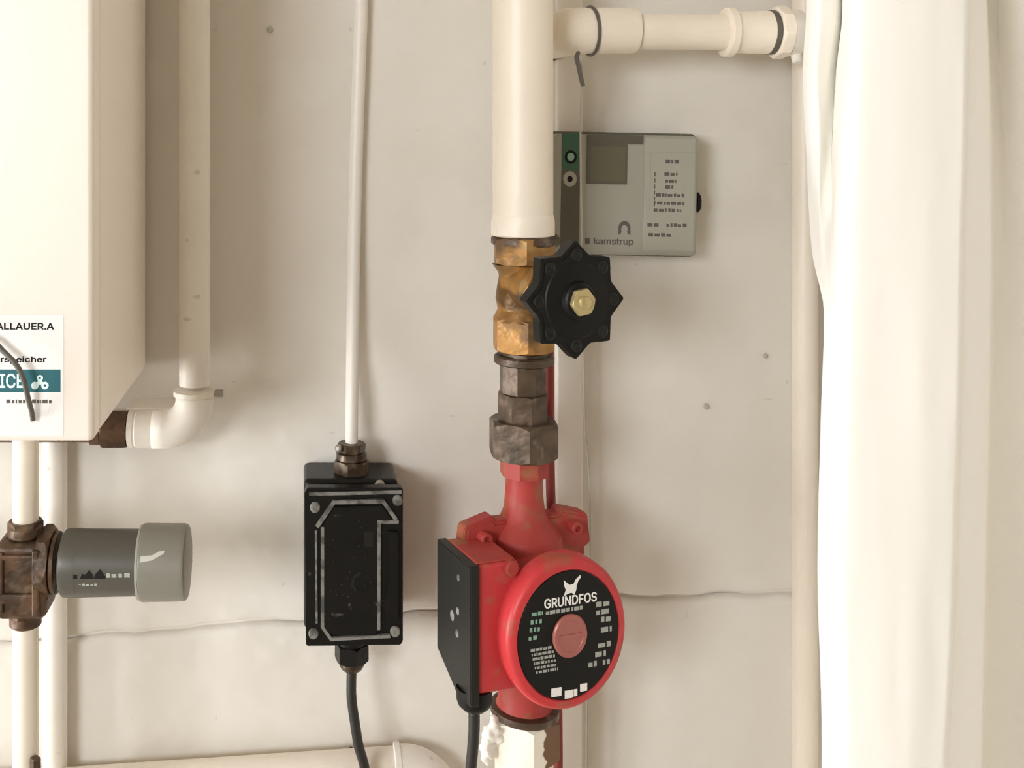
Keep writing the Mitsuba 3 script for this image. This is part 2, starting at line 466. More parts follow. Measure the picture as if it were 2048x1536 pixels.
add('boiler_side_pipe__sleeve', mv(lathe([(0.0142, 0), (0.0152, 0.001), (0.0150, 0.021), (0.0142, 0.022), (0.0142, 0.0225), (0.0148, 0.0233), (0.0148, 0.0275), (0.0125, 0.0280)], 32), frame((hx - 0.002, -0.034, ez), (-1, 0, 0))), 'white_paint')
add('boiler_side_pipe__fitting', mv(cat(hexnut(0.0165, 0.021, 0.12, 12), lathe([(0.012, 0.021), (0.0128, 0.022), (0.0128, 0.030), (0.0105, 0.031), (0.0105, 0.14)], 28)), frame((hx - 0.0302, -0.034, ez), (-1, 0, 0))), 'old_brass', label='dark brown fitting under the boiler')
add('boiler_side_pipe__wall_seam', rbox(xat(256, 0.02), xat(356, 0.02), -0.030, 0.0, ez + 0.0135, ez + 0.0165, 0.0008), 'white_paint')

# ------------------------------------------------------------------ pipe under the boiler with its valve and grey actuator
px_, d_ = 51, 0.14
vx, vy = xat(px_, d_), -d_
zz = lambda py: zat(py, d_)
add('boiler_feed_pipe__upper_pipe', tube([(vx, vy, BZ0 + 0.01), (vx, vy, zz(1040))], 0.0092, 26), 'cream_paint', True)
add('boiler_feed_pipe__lower_pipe', tube(np.linspace((vx, vy, zz(1240)), (vx, vy, 0.0), 10), 0.0092, 26), 'cream_paint', True)
tag('boiler_feed_pipe', 'cream pipe coming down from under the boiler through a brown valve', 'pipe')
add('boiler_feed_pipe__clip', mv(rbox(-0.003, 0.003, -0.004, 0.004, 0, 0.006, 0.001), frame((vx + 0.007, vy - 0.006, zz(1512)), (0.6, -0.6, 0))), 'old_brass')
tag('mixing_valve', 'brown tarnished brass valve on the cream pipe with a grey plastic actuator', 'valve')
K = (CAM_D - d_) / FOC
vz = zz(1125)
body = cat(mv(hexnut(0.0125, 26 * K, 0.1, 10), frame((vx, vy, zz(1066)), (0, 0, 1))), mv(lathe([(0.0105, 0), (0.0125, 0.002), (0.0125, 0.008), (0.0105, 0.010)], 24), frame((vx, vy, zz(1074)), (0, 0, 1))))
add('mixing_valve__union', body, 'old_brass')
add('mixing_valve__union', cat(mv(hexnut(0.0125, 24 * K, 0.1, 20), frame((vx, vy, zz(1230)), (0, 0, 1))), mv(lathe([(0.0098, 0), (0.0112, 0.001), (0.0112, 0.0075), (0.0098, 0.0085)], 24), frame((vx, vy, zz(1250)), (0, 0, 1)))), 'old_brass')
# body: rounded casting with raised rib frame on its front
bw = 0.0185
vb = rbox(vx - bw, vx + bw, vy - 0.017, vy + 0.017, zz(1222), zz(1072), 0.006, 16)
ribs = cat(rbox(vx - 0.013, vx + 0.013, vy - 0.0195, vy - 0.010, zz(1100), zz(1090), 0.0012), rbox(vx - 0.013, vx + 0.013, vy - 0.0195, vy - 0.010, zz(1185), zz(1165), 0.0015),
           rbox(vx - 0.0145, vx - 0.0105, vy - 0.0195, vy - 0.010, zz(1205), zz(1085), 0.0012), rbox(vx + 0.0095, vx + 0.0145, vy - 0.0200, vy - 0.010, zz(1210), zz(1080), 0.0012))
add('mixing_valve__body', cat(vb, ribs), 'old_brass')
add('mixing_valve__side_port', mv(cat(lathe([(0.014, 0), (0.014, 0.014), (0.017, 0.015), (0.019, 0.017), (0.019, 0.040), (0.016, 0.042), (0.0125, 0.043), (0.0125, 0.30)], 32)), frame((vx - 0.012, vy, vz), (-1, 0, 0))), 'old_brass')
add('mixing_valve__bonnet', mv(cat(hexnut(0.0258, 0.0095, 0.1, 8), lathe([(0.020, 0.0095), (0.021, 0.0105), (0.021, 0.013)], 32)), frame((vx + 0.0105, vy, vz), (1, 0, 0))), 'old_brass')
ax = xat(128, d_)
L1, L2 = xat(284, d_) - ax, xat(377, d_) - ax
ra, rb = 65 * K, 73.5 * K
act = lathe([(ra * 0.93, 0), (ra * 0.98, 0.0012), (ra, 0.004), (ra, 0.012), (ra * 0.99, 0.0125), (ra * 0.965, L1 - 0.004), (ra * 0.96, L1 + 0.003)], 56)
MA = frame((ax, vy, vz), (1, -0.015, 0.012))
add('mixing_valve__actuator', mv(act, MA), 'grey_dark', label='dark grey actuator cylinder')
capm = lathe([(rb * 0.93, L1 + 0.0005), (rb * 0.99, L1 + 0.001), (rb, L1 + 0.002), (rb * 0.985, L2 - 0.003), (rb * 0.965, L2 - 0.001), (rb * 0.90, L2), (rb * 0.3, L2 + 0.0004)], 56)
add('mixing_valve__actuator_cap', mv(capm, MA), 'grey_light', label='light grey end cap')
add('mixing_valve__joint_ring', mv(lathe([(ra * 0.9, L1 - 0.0012), (rb * 0.965, L1 - 0.0010), (rb * 0.965, L1 + 0.0006), (ra * 0.9, L1 + 0.0007)], 56), MA), 'meter_panel')


def wrap(m, M, r, ang0, x0):
    """bend flat print (x along the cylinder axis, y round it, z thickness) onto a cylinder about local z of M"""
    m = tri(m).copy()
    m = m.subdivide_to_size(0.004)
    v = m.vertices
    a = ang0 + v[:, 1] / r
    rr = r + v[:, 2]
    m.vertices = np.stack([rr * np.sin(a) * 0 + rr * np.cos(a), rr * np.sin(a), x0 + v[:, 0]], 1)
    m.apply_transform(M)
    return m


# which local angle faces the camera: local axes of MA are right r, up u, outward a
rv, uv_ = MA[:3, 0], MA[:3, 1]
front = math.atan2(-uv_[1], -rv[1])
sgn = 1.0 if (-math.sin(front) * rv + math.cos(front) * uv_)[2] > 0 else -1.0


def on_act(m, x0, y0, r):
    m = tri(m).copy()
    if sgn < 0:
        m.apply_transform(sc(1, -1, 1)); m.invert()
    m.apply_translation([0, 0, 0])
    mm = m.copy(); mm.apply_translation([0, sgn * y0, 0])
    return wrap(mm, MA, r, front, x0)


lead = cat(box(0, 24 * K, 0, 8 * K, 0, .0003), prism(affinity.scale(Polygon([(26, 0), (52, 0), (52, 7), (44, 17), (36, 8), (30, 10)]), K, K, origin=(0, 0)), .0003).apply_translation([3 * K, 0, 0]), prism(affinity.scale(Polygon([(56, 0), (78, 0), (78, 4), (68, 18), (58, 8)]), K, K, origin=(0, 0)), .0003).apply_translation([0, 0, 0]))
add('mixing_valve__actuator__lettering', on_act(lead, 18 * K, -6 * K, ra * 0.984), 'ink_black', False)
add('mixing_valve__actuator__white_line', on_act(dashes(rng, 0, 48 * K, 0, 9 * K, lo=0.6, hi=1.8), 98 * K, -4 * K, ra * 0.970), 'print_grey', False)
add('mixing_valve__actuator__small_print', on_act(dashes(rng, 0, 42 * K, 0, 6 * K), 40 * K, -22 * K, ra * 0.974), 'print_grey', False)
add('mixing_valve__actuator_cap__arrow_mark', on_act(prism(affinity.scale(Polygon([(0, 0), (24, 4), (46, 16), (47, 22), (36, 20), (24, 13), (1, 11)]), K, K, origin=(0, 0)), .0003), L1 + 8 * K, 27 * K, rb * 0.993), 'arrow_print', False)

# white pipe on the wall behind the feed pipe
add('wall_pipe', tube(np.linspace((xat(108, .014), -.0125, CEIL - 0.01), (xat(108, .014), -.0125, 0.0), 20), 0.0105, 24), 'white_paint', True,
    label='white pipe running up the wall behind the cream feed pipe and the brown valve', cat_='pipe')

# ------------------------------------------------------------------ white pipe at the lower edge of the picture, with an elbow
rp = 0.0155
pA, pB = at(-900, 1645, .022), at(792, 1534, .022)
dirp = (pB - pA) / np.linalg.norm(pB - pA)
add('low_pipe__pipe', tube(np.linspace(pA, pB, 12), rp, 28), 'cream_paint', True)
tag('low_pipe', 'cream painted pipe at the bottom edge rising right to an elbow', 'pipe')
add('low_pipe__ring', mv(lathe([(rp, 0), (rp + 0.0028, 0.0006), (rp + 0.0030, 0.005), (rp + 0.0005, 0.0062)], 32), frame(pB - dirp * 0.001, dirp)), 'white_paint')
c0 = pB + dirp * 0.005
ang0 = math.atan2(dirp[2], dirp[0])
rbend = 0.030
cen = c0 + np.array([math.sin(ang0), 0, -math.cos(ang0)]) * rbend
earc = [pB] + [cen + rbend * np.array([math.cos(t), 0, math.sin(t)]) for t in np.linspace(ang0 + PI / 2, 0, 14)]
add('low_pipe__elbow', tube(earc, rp + 0.0012, 28), 'white_paint', True)
add('low_pipe__drop_pipe', tube(np.linspace(earc[-1] + [0, 0, 0.002], [earc[-1][0], earc[-1][1], 0.0], 8), rp, 28), 'cream_paint', True)
add('wall_hook', mv(cat(lathe([(0.0016, 0), (0.0016, 0.012), (0.0034, 0.0125), (0.0036, 0.014), (0.002, 0.0155)], 14), rbox(-0.011, 0.001, -0.0022, 0.0022, 0.010, 0.014, 0.001)), frame(at(702, 1497, 0), (0, -1, 0))), 'wire_grey',
    label='small dark hook in the wall beside the lower end of the black cable', cat_='hook')

# ------------------------------------------------------------------ white cable down to the black box
add('white_cable', tube([(xat(729, .006), -.0058, CEIL - 0.01), at(728, -2400, .006), at(727, -1600, .006), at(726, -900, .006), at(725, -450, .006), at(724, -150, .006), at(723, 0, .006), at(719, 120, .006), at(714, 260, .006), at(710, 400, .0065), at(707, 550, .009), at(705, 700, .014), at(704, 800, .022), at(703, 900, .028)], [0.0058, 0.0057, 0.0052], 20, 8), 'white_duct', True,
    label='white cable running down the wall into the top of the black box', cat_='cable')

# ------------------------------------------------------------------ black switch box
qx0, qx1, qz1, qz0 = 0.0032, 0.0798, 1.4900, 1.3660
tag('switch_box', 'black metal switch box on the wall with worn edges and cable glands', 'box')
add('switch_box__base', cat(rbox(qx0, qx1 - 0.001, -0.0480, 0.0, qz0 + 0.003, qz1, 0.004), rbox(qx0 + 0.003, qx1 - 0.004, -0.0590, -0.030, qz0 + 0.005, qz1 - 0.004, 0.001)), 'black_metal')
lid0 = Polygon([(qx0 + .0015, qz0), (qx1 - .001, qz0 + .001), (qx1 + .0008, qz0 + .004), (qx1 + .0008, qz1), (qx0 + .0025, qz1), (qx0 + .0005, qz1 - .004)]).buffer(-0.002).buffer(0.002)


def plate(poly, d0, d1, bev):
    """polygon in wall coordinates (x, z) as a plate standing from depth d0 to d1"""
    m = prism(poly, d1 - d0, bev)
    M = np.eye(4); M[:3, 0] = (1, 0, 0); M[:3, 1] = (0, 0, 1); M[:3, 2] = (0, -1, 0); M[:3, 3] = (0, -d0, 0)
    return mv(m, M)


add('switch_box__lid', plate(lid0, 0.0585, 0.0685, 0.0020), 'black_metal', 20)
LD = 0.0685
P_ = lambda px, py, d=LD: (xat(px, d), zat(py, d))


def strip(pts, w, d=LD):
    from shapely.geometry import LineString
    return LineString([P_(*p) for p in pts]).buffer(w / 2, cap_style=2, join_style=2)


raised = Polygon([P_(*p) for p in [(668, 1012), (764, 1010), (786, 1042), (760, 1044), (757, 1256), (752, 1268), (664, 1268), (645, 1250), (645, 1052)]])
add('switch_box__lid__raised_panel', plate(raised, LD - 0.0002, LD + 0.0022, 0.0010), 'black_metal', 20)
rim = unary_union([strip([(634, 1052), (668, 1003), (766, 1001), (792, 1038)], .0030), strip([(797, 1042), (758, 1042), (757, 1258)], .0026), strip([(645, 1052), (645, 1252), (662, 1276), (780, 1270)], .0026)])
add('switch_box__lid__rim', cat(*[plate(g, LD - 0.0002, LD + 0.0030, 0.0008) for g in getattr(rim, 'geoms', [rim])]), 'worn_edge', 20, label='worn grey raised rim')
add('switch_box__lid__bar', plate(strip([(632, 1060), (633, 1245)], .0018), LD - 0.0002, LD + 0.0020, 0.0006), 'worn_edge', 20)
add('switch_box__lid__latch', plate(Polygon([P_(*p) for p in [(775, 1060), (797, 1062), (797, 1235), (770, 1240), (768, 1200), (780, 1150)]]), LD - 0.0002, LD + 0.0030, 0.0012), 'black_metal', 20)
add('switch_box__lid__edge_strip', plate(strip([(618, 988), (803, 984)], .0026), LD - 0.0002, LD + 0.0012, 0.0005), 'worn_edge', 20)
for (a, c) in [(630, 1014), (795, 1000), (627, 1266), (790, 1262)]:
    add('switch_box__lid__screw', mv(lathe([(0.0040, 0), (0.0040, 0.0012), (0.0032, 0.0022), (0.0012, 0.0024), (0.001, 0.0018)], 20, 1.1), frame(at(a, c, LD - .0002), (0, -1, 0))), 'worn_edge')
boss = []
rg = np.random.default_rng(3)
for i in range(26):
    a, c = rg.uniform(660, 745), rg.uniform(1030, 1245)
    boss.append(mv(lathe([(rg.uniform(.0006, .0012), 0), (rg.uniform(.0004, .0008), .0005)], 9), frame(at(a, c, LD + .0021), (0, -1, 0))))
boss.append(plate(strip([(722, 1142), (708, 1152), (704, 1168), (712, 1178)], .0020, LD + .002), LD + .002, LD + .0028, 0))
boss.append(plate(Polygon([P_(*p) for p in [(728, 1060), (746, 1060), (746, 1092), (728, 1092)]]), LD + .002, LD + .0026, .0003))
add('switch_box__lid__raised_marks', cat(*boss), 'cover_plastic', 25, kind='stuff')
gz = qz1 - 0.001
gx = xat(703, .028)
add('switch_box__top_gland', mv(cat(hexnut(0.0150, 0.011, .1, 15), lathe([(0.0115, .011), (0.0125, .012), (0.0125, .017), (0.0105, .018)], 24), hexnut(0.0118, 0.007, .12, 5).apply_translation([0, 0, .018])), frame((gx, -.028, gz), (0, 0, 1))), 'gland_metal', label='tarnished cable gland on top')
add('switch_box__top_gland__screw', mv(lathe([(0.003, 0), (0.003, .004), (.0015, .005)], 12), frame((gx - .0095, -.032, gz + .0215), (-.5, -.85, .2))), 'screw_steel')
add('switch_box__conduit_plug', mv(lathe([(0.0042, 0), (0.0042, .004), (.003, .005)], 16), frame((qx1 - .016, -.049, gz - .003), (0, -1, .2))), 'screw_steel')
add('switch_box__bottom_gland', mv(cat(lathe([(.0115, 0), (.0115, .0165)], 28), hexnut(0.0140, 0.0140, .1, 15).apply_translation([0, 0, .0155])), frame((gx - 0.0005, -.040, qz0 + .005), (0, 0, -1))), 'black_metal')
add('switch_box__bottom_gland__cap', mv(lathe([(0.0100, 0), (0.0102, .004), (.0085, .007), (.0052, .0095), (.0038, .010)], 24), frame((gx - 0.0005, -.040, qz0 - .0240), (0, 0, -1))), 'gland_metal', label='brown gland cap')
cp = [np.array([gx - .0005, -.040, qz0 - .032]), at(703, 1392, .042), at(709, 1440, .044), at(717, 1490, .046), at(730, 1540, .047), at(742, 1640, .049), np.array([0.075, -.052, 0.9]), np.array([0.075, -.052, 0.5]), np.array([0.075, -.052, 0.0])]
add('box_cable', tube(cp, 0.0040, 14, 8), 'cable_black', True, label='black cable hanging from the bottom of the black switch box', cat_='cable')

# ------------------------------------------------------------------ the pump line
AX, AD = 0.168, 0.10
zp = lambda py: zat(py, AD)
mp = tube(np.vstack([np.linspace((AX - .001, -AD, CEIL - 0.01), (AX - .001, -AD, zp(440)), 16), [(AX - .001, -AD, zp(470))]]), 0.0222, 40)
add('main_pipe__pipe', mp, 'cream_paint', True)
tag('main_pipe', 'thick cream white pipe coming down to the brass valve above the red pump', 'pipe')
add('main_pipe__end_band', mv(lathe([(0.0222, 0), (0.0234, 0.001), (0.0234, .012), (0.0224, .016)], 40), frame((AX - .001, -AD, zp(472)), (0, 0, 1))), 'cream_paint')

# brass gate valve
tag('gate_valve', 'old brass gate valve with a black star handwheel', 'valve')
vb_ = cat(mv(hexnut(0.0248, zp(474) - zp(528), .08, 22), frame((AX, -AD, zp(528)), (0, 0, 1))),
          mv(lathe([(0.0235, 0), (0.0190, (zp(528) - zp(556)) * .6), (0.0185, zp(528) - zp(552)), (0.0200, zp(528) - zp(575)), (0.0210, zp(528) - zp(595)), (0.0195, zp(528) - zp(618)), (0.0225, zp(528) - zp(636)), (0.023, zp(528) - zp(640))], 36), frame((AX, -AD, zp(528)), (0, 0, -1))),
          mv(hexnut(0.0240, zp(632) - zp(700), .08, 26), frame((AX - .0006, -AD, zp(700)), (0, 0, 1))))
add('gate_valve__body', vb_, 'brass')
add('gate_valve__top_collar', mv(lathe([(0.0235, 0), (0.0255, .002), (0.0255, .006), (0.023, .0085)], 36), frame((AX + .0018, -AD + .003, zp(492)), (0, 0, 1))), 'bronze')
th = math.radians(12.5)
aw = np.array([math.sin(th), -math.cos(th), 0])
hz = zp(570)
MW = frame((AX, -AD, hz), aw)
TALL = 1.12
MH_ = MW @ trimesh.transformations.translation_matrix((0, 0, .013))
add('gate_valve__bonnet', mv(cat(lathe([(0.0185, 0.004), (0.0175, .020), (0.0165, .024), (0.0165, .030)], 32), hexnut(0.0188, .010, .1, 0).apply_translation([0, 0, .030]), lathe([(0.0115, .040), (0.0105, .049), (0.0050, .050), (.0050, .088)], 24)), MW), 'brass')


def star(n, r0, r1, tall, m=10):
    pts = []
    for i in range(n):
        a0, a1 = 2 * PI * i / n + PI / 2, 2 * PI * (i + 1) / n + PI / 2
        for t in np.arange(m) / m:
            s = abs(2 * t - 1) ** 1.5
            r = r0 + (r1 - r0) * s
            a = a0 + (a1 - a0) * t
            pts.append((r * math.cos(a), r * math.sin(a) * tall))
    return Polygon(pts).buffer(-.0012).buffer(.0012)


wheel = star(8, 0.0284, 0.0358, TALL)
hubr = Point(0, 0).buffer(.0115, 32)
w0 = prism(wheel, .0125, .0025)
w0.apply_translation([0, 0, .0560])
dish = lathe([(.0235, .0684), (.0225, .0692), (.0120, .0706), (.0112, .0735), (.0100, .0745)], 40, TALL)
add('gate_valve__handwheel', mv(cat(w0, dish), MH_), 'black_plastic', 24, label='black eight-pointed star handwheel')
studs = []
for i in range(8):
    a = PI / 2 + 2 * PI * i / 8
    r = .0272
    studs.append(mv(lathe([(.0040, 0), (.0038, .0003), (.0030, .0006), (.0028, .0002)], 16, TALL), np.array([[1, 0, 0, r * math.cos(a)], [0, 1, 0, r * math.sin(a) * TALL], [0, 0, 1, .0683], [0, 0, 0, 1]])))
add('gate_valve__handwheel__dimples', mv(cat(*studs), MH_), 'cover_plastic')
add('gate_valve__hub_nut', mv(cat(hexnut(.0086, .0045, .12, 10).apply_transform(sc(1, TALL, 1)), lathe([(.0040, .0045), (.0036, .0075), (.002, .0080)], 18, TALL)).apply_translation([0, 0, .0742]), MH_), 'gold_nut', label='brass coloured hub nut')

# bronze fittings down to the pump
tag('union_fitting', 'brown bronze threaded union between the brass valve and the red pump', 'pipe fitting')
add('union_fitting__flange', mv(cat(lathe([(.0205, 0), (.0222, .001), (.0222, .0055), (.0205, .0068)], 36), lathe([(.018, .0068), (.018, .009)], 30)), frame((AX, -AD, zp(727)), (0, 0, 1))), 'bronze')
add('union_fitting__neck', mv(cat(hexnut(.0172, zp(724) - zp(788), .05, 20, 8)), frame((AX - .001, -AD, zp(788)), (0, 0, 1))), 'bronze')
add('union_fitting__collar', mv(hexnut(.0192, zp(784) - zp(842), .06, 8, 8), frame((AX - .001, -AD, zp(842)), (0, 0, 1))), 'bronze')
add('union_fitting__union_nut', mv(hexnut(.0268, zp(838) - zp(912), .10, 27.5), frame((AX - .0006, -AD, zp(912)), (0, 0, 1))), 'bronze')

# thin red pipe behind
add('red_tube', tube([(AX + .012, -.086, zp(655)), (AX + .0225, -.074, zp(668)), (AX + .0265, -.068, zp(695)), (AX + .0275, -.066, zp(800)), (AX + .0290, -.062, zp(960)), (AX + .032, -.056, zp(1100)), (AX + .0365, -.052, zp(1350)), (AX + .0385, -.050, 1.28), (AX + .0385, -.050, 1.2), (AX + .0385, -.050, 0.6), (AX + .0385, -.050, 0.0)], .0036, 14, 6), 'red_tube', True,
    label='thin dull red tube running down behind the pump and its union nuts', cat_='pipe')

# ------------------------------------------------------------------ the red pump
tp = math.radians(17)
PZ = 1.424
ap = np.array([math.sin(tp), -math.cos(tp), 0])
MP = frame((AX, -AD, PZ), ap)           # local: x right, y up, z towards the room
TP = 1.125
MH = MP @ trimesh.transformations.translation_matrix((0, -.0055, 0))
tag('pump', 'red circulation pump with round black nameplate and black terminal cover', 'pump')
ru = .043
vol = lathe([(.030, -.040), (.040, -.034), (ru, -.026), (ru, -.010), (.040, -.004)], 48, TP)


def port(s, top):
    pts = [(.0142, top), (.0152, top - .003), (.0152, top - .012), (.0138, top - .016), (.0140, top - .030), (.0152, top - .040), (.0185, top - .048), (.027, top - .058), (.030, top - .075)]
    if s < 0:
        pts = [(.0205, top), (.0215, top - .002), (.0215, top - .010), (.0195, top - .014), (.0190, top - .030), (.021, top - .042), (.027, top - .055), (.030, top - .075)]
    m = lathe(pts[::-1], 28)
    m = mv(m, frame((AX, -AD, PZ), (0, 0, s)))
    return m


flats = mv(hexnut(.0178, .013, .02, 22.5, 8), frame((AX, -AD, PZ + .0865), (0, 0, 1)))
add('pump__volute', cat(mv(vol, MP), port(1, .1015), port(-1, .096), flats), 'red_cast', 30)
fl = unary_union([Polygon([(-.036, .0545), (.036, .0545), (.047, .046), (.047, -.046), (.036, -.0545), (-.036, -.0545), (-.047, -.046), (-.047, .046)]).buffer(.002), affinity.scale(Point(0, 0).buffer(.0445, 48), 1, TP)] + [Polygon([(0, 0), (sx * .030, sy * .056), (sx * .048, sy * .051), (sx * .050, sy * .034)]).buffer(.004) for sx in (-1, 1) for sy in (-1, 1)])
add('pump__flange', mv(prism(fl, .012, .003).apply_translation([0, 0, -.006]), MP), 'red_cast', 25)
for sx in (-1, 1):
    for sy in (-1, 1):
        add('pump__flange_bolt', mv(cat(lathe([(.0048, 0), (.0048, .0075), (.004, .0085), (.0025, .0085), (.0022, .006)], 18)).apply_translation([sx * .0375, sy * .0465, .0055]), MP), 'red_cast')
mot = lathe([(.0385, .004), (.0395, .010), (.0395, .026), (.0405, .032), (.0405, .040), (.0432, .0445)], 64, TP)
add('pump__motor_housing', mv(mot, MH), 'red_cast', 35)
face = lathe([(.040, .040), (.0450, .0425), (.0472, .0455), (.0474, .0560), (.0462, .0592), (.0440, .0612), (.0404, .0618), (.0398, .0606)], 72, TP)
add('pump__motor_head', mv(face, MH), 'red_paint', 35)
plate_m = lathe([(.0396, .0600), (.0396, .0612), (.0390, .0616)], 72, TP)
add('pump__nameplate', mv(plate_m, MH), 'black_plastic', 30, label='round black nameplate with white print')
kp = .6885 / FOC            # metres per photo pixel on the nameplate, vertical
kx = kp / 0.885             # horizontal, the plate being turned away
NX, NY = 1131, 1261


def on_plate(m, px, py, h=.0616):
    q = tri(m).copy(); q.apply_translation([(px - NX) * kx, -(py - NY) * kp, h]); return mv(q, MH)


add('pump__nameplate__brand_name', on_plate(text('GRUNDFOS', 18 * kp, .0004, True, 106 * kx), 1081, 1200), 'print_white', False)
emb = Polygon([(0, 0), (4, 12), (1, 20), (0, 32), (6, 26), (12, 21), (20, 22), (24, 30), (33, 38), (34, 33), (29, 27), (26, 19), (25, 10), (21, 0), (15, 5), (8, 4)])
add('pump__nameplate__emblem', on_plate(prism(affinity.scale(emb, kx, kp, origin=(0, 0)), .0004), 1120, 1181), 'print_white', False)
add('pump__nameplate__bottom_blocks', on_plate(cat(*[box(a * kx, c * kx, e * kp, (e + hgt) * kp, 0, .0004) for a, c, e, hgt in [(0, 20, 8, 17), (27, 44, 0, 16), (45, 52, 2, 14), (58, 72, 9, 15)]]), 1095, 1387), 'print_white', False)
rows = [(1056, 1078, 1212), (1054, 1076, 1228), (1052, 1072, 1243), (1050, 1070, 1259)]
add('pump__nameplate__left_print', on_plate(cat(*[dashes(rng, (a - 1050) * kx, (c - 1050) * kx, -(y - 1212) * kp, 9 * kp) for a, c, y in rows]), 1050, 1212), 'print_green', False)
add('pump__nameplate__middle_print', on_plate(dashes(rng, 0, 76 * kx, 0, 8 * kp), 1084, 1213), 'print_grey', False)
rows = [(1186, 1214, 1213), (1186, 1214, 1229), (1196, 1216, 1245), (1196, 1218, 1266), (1190, 1216, 1296), (1184, 1206, 1314), (1170, 1190, 1332), (1200, 1214, 1332)]
add('pump__nameplate__right_print', on_plate(cat(*[dashes(rng, (a - 1170) * kx, (c - 1170) * kx, -(y - 1213) * kp, 11 * kp) for a, c, y in rows]), 1170, 1213), 'print_grey', False)
rows = [(1054, 1098, 1282 + 9 * i) for i in range(6)]
add('pump__nameplate__data_table', on_plate(cat(*[dashes(rng, (a + i * 2 - 1054) * kx, (c + i * 2 - 1054) * kx, -(y - 1282) * kp, 6 * kp) for i, (a, c, y) in enumerate(rows)]), 1054, 1282), 'print_grey', False)
plug = lathe([(.0132, .0610), (.0134, .0630), (.0126, .0640), (.0098, .0642), (.0094, .0636)], 40, TP)
add('pump__vent_plug', mv(cat(plug, box(-.0085, .0085, -.0016, .0016, .0634, .0642)), MH), 'plug_red', 30, label='dull red slotted plug in the middle')
# terminal box
tb = rbox(-.0625, -.030, -.046, .044, 0.0, .046, .0030)
add('pump__terminal_box', mv(tb, MP), 'red_paint', 30)
add('pump__terminal_box__lug', mv(cat(lathe([(.0055, 0), (.0055, .004), (.004, .005)], 20).apply_translation([-.0365, .0395, .0445]), rbox(-.0625, -.033, .0435, .0455, .0, .0445, .0008)), MP), 'red_cast', 30)
# black cover: outline in (z outward, y up), thickness along x
cov = Polygon([(-.006, .0445), (.049, .0445), (.049, -.052), (.027, -.053), (-.006, -.0355)])
Mx = np.eye(4); Mx[:3, 0] = (0, 0, 1); Mx[:3, 1] = (0, 1, 0); Mx[:3, 2] = (-1, 0, 0); Mx[:3, 3] = (-.0622, 0, 0)
add('pump__terminal_cover', mv(mv(prism(cov.buffer(-.002).buffer(.002), .0065, .0012), Mx), MP), 'cover_plastic', 25, label='black plastic terminal cover')
mk = cat(*[mv(lathe([(r, 0), (r * .8, .0005)], 12, 1.3), np.array([[0, 0, -1, -.0686], [0, 1, 0, b_], [1, 0, 0, a_], [0, 0, 0, 1.]])) for a_, b_, r in [(.020, -.001, .0032), (.029, .006, .0022), (.028, -.010, .0024), (.030, .030, .002)]])
add('pump__terminal_cover__marks', mv(mk, MP), 'worn_edge')
add('pump__cable_gland', mv(mv(lathe([(.0125, 0), (.0125, .008), (.0112, .012), (.0075, .0155), (.005, .0165)], 24), np.array([[1, 0, 0, -.0590], [0, 0, -1, -.0455], [0, 1, 0, .0350], [0, 0, 0, 1.]])), MP), 'black_plastic')
g0 = (MP @ np.array([-.0590, -.0615, .0350, 1]))[:3]
cab = [g0, g0 + [0, .002, -.02], g0 + [-.002, .008, -.06], g0 + [-.003, .02, -.12], np.array([g0[0] + .002, -.10, 1.0]), np.array([g0[0] + .002, -.09, 0.6]), np.array([g0[0] + .002, -.09, 0.0])]
add('pump_cable', tube(cab, .0040, 14, 8), 'cable_black', True, label='black cable hanging from the black terminal cover of the red pump', cat_='cable')

# below the pump: painted nut and pipe
tag('lower_pipe', 'cream pipe under the red pump with a half painted union nut', 'pipe')
nz = PZ - .096 - .002
add('lower_pipe__union_nut', mv(hexnut(.0262, .030, .08, 32), frame((AX + .0005, -AD, nz + .006 - .030), (0, 0, 1))), 'painted_nut', 30, label='brown union nut with white paint on its front')
add('lower_pipe__nut_lip', mv(lathe([(.0215, 0), (.0252, .0012), (.0252, .0062), (.0225, .0075)], 36), frame((AX + .0005, -AD, nz + .0055), (0, 0, 1))), 'bronze')
add('lower_pipe__pipe', tube(np.linspace((AX, -AD, nz - .022), (AX, -AD, 0.0), 10), .0215, 36), 'cream_paint', True)
pl = trimesh.creation.icosphere(3, 1.0)
pv = pl.vertices * np.array([.0075, .006, .019])
pv = pv + pl.vertices * (meshkit.fbm(pv * 220, 3, 2)[:, None] - .5) * .009
pl = trimesh.Trimesh(pv, pl.faces, process=False)
add('lower_pipe__paint_lump', mv(pl, np.array([[.94, 0, .34, AX - .0255], [0, 1, 0, -AD - .010], [-.34, 0, .94, nz - .008], [0, 0, 0, 1]])), 'plaster', True, label='thick white lump of paint or filler')

# ------------------------------------------------------------------ white cable duct behind, and the heat meter
add('cable_duct', rbox(xat(1114, .008), xat(1166, .008), -.0085, 0.0, 0.0, CEIL - 0.01, .0018), 'white_duct', 30, label='flat white cable duct running up the wall behind the pump line', cat_='cable duct')
MD = .036
mx0, mx1, mz1, mz0 = xat(1106, MD), xat(1402, MD), zat(264, MD), zat(515, MD)
tag('heat_meter', 'grey wall mounted heat meter with a small display and printed panel', 'heat meter')
rotm = trimesh.transformations.rotation_matrix(math.radians(1.1), (0, 1, 0), ((mx0 + mx1) / 2, 0, (mz0 + mz1) / 2))
h_ = lambda key, m, mt, sm=28, **kw: add('heat_meter__' + key, mv(m, rotm), mt, sm, **kw)
h_('back_shell', rbox(mx0, mx1, -.024, -.0088, mz0, mz1, .003), 'meter_dark', label='dark rear shell showing as an outline')
h_('front_shell', rbox(mx0, mx1 - .0025, -MD, -.0235, mz0 + .0018, mz1 - .0022, .003), 'meter_shell')
U = lambda px: xat(px, MD)
V = lambda py: zat(py, MD)
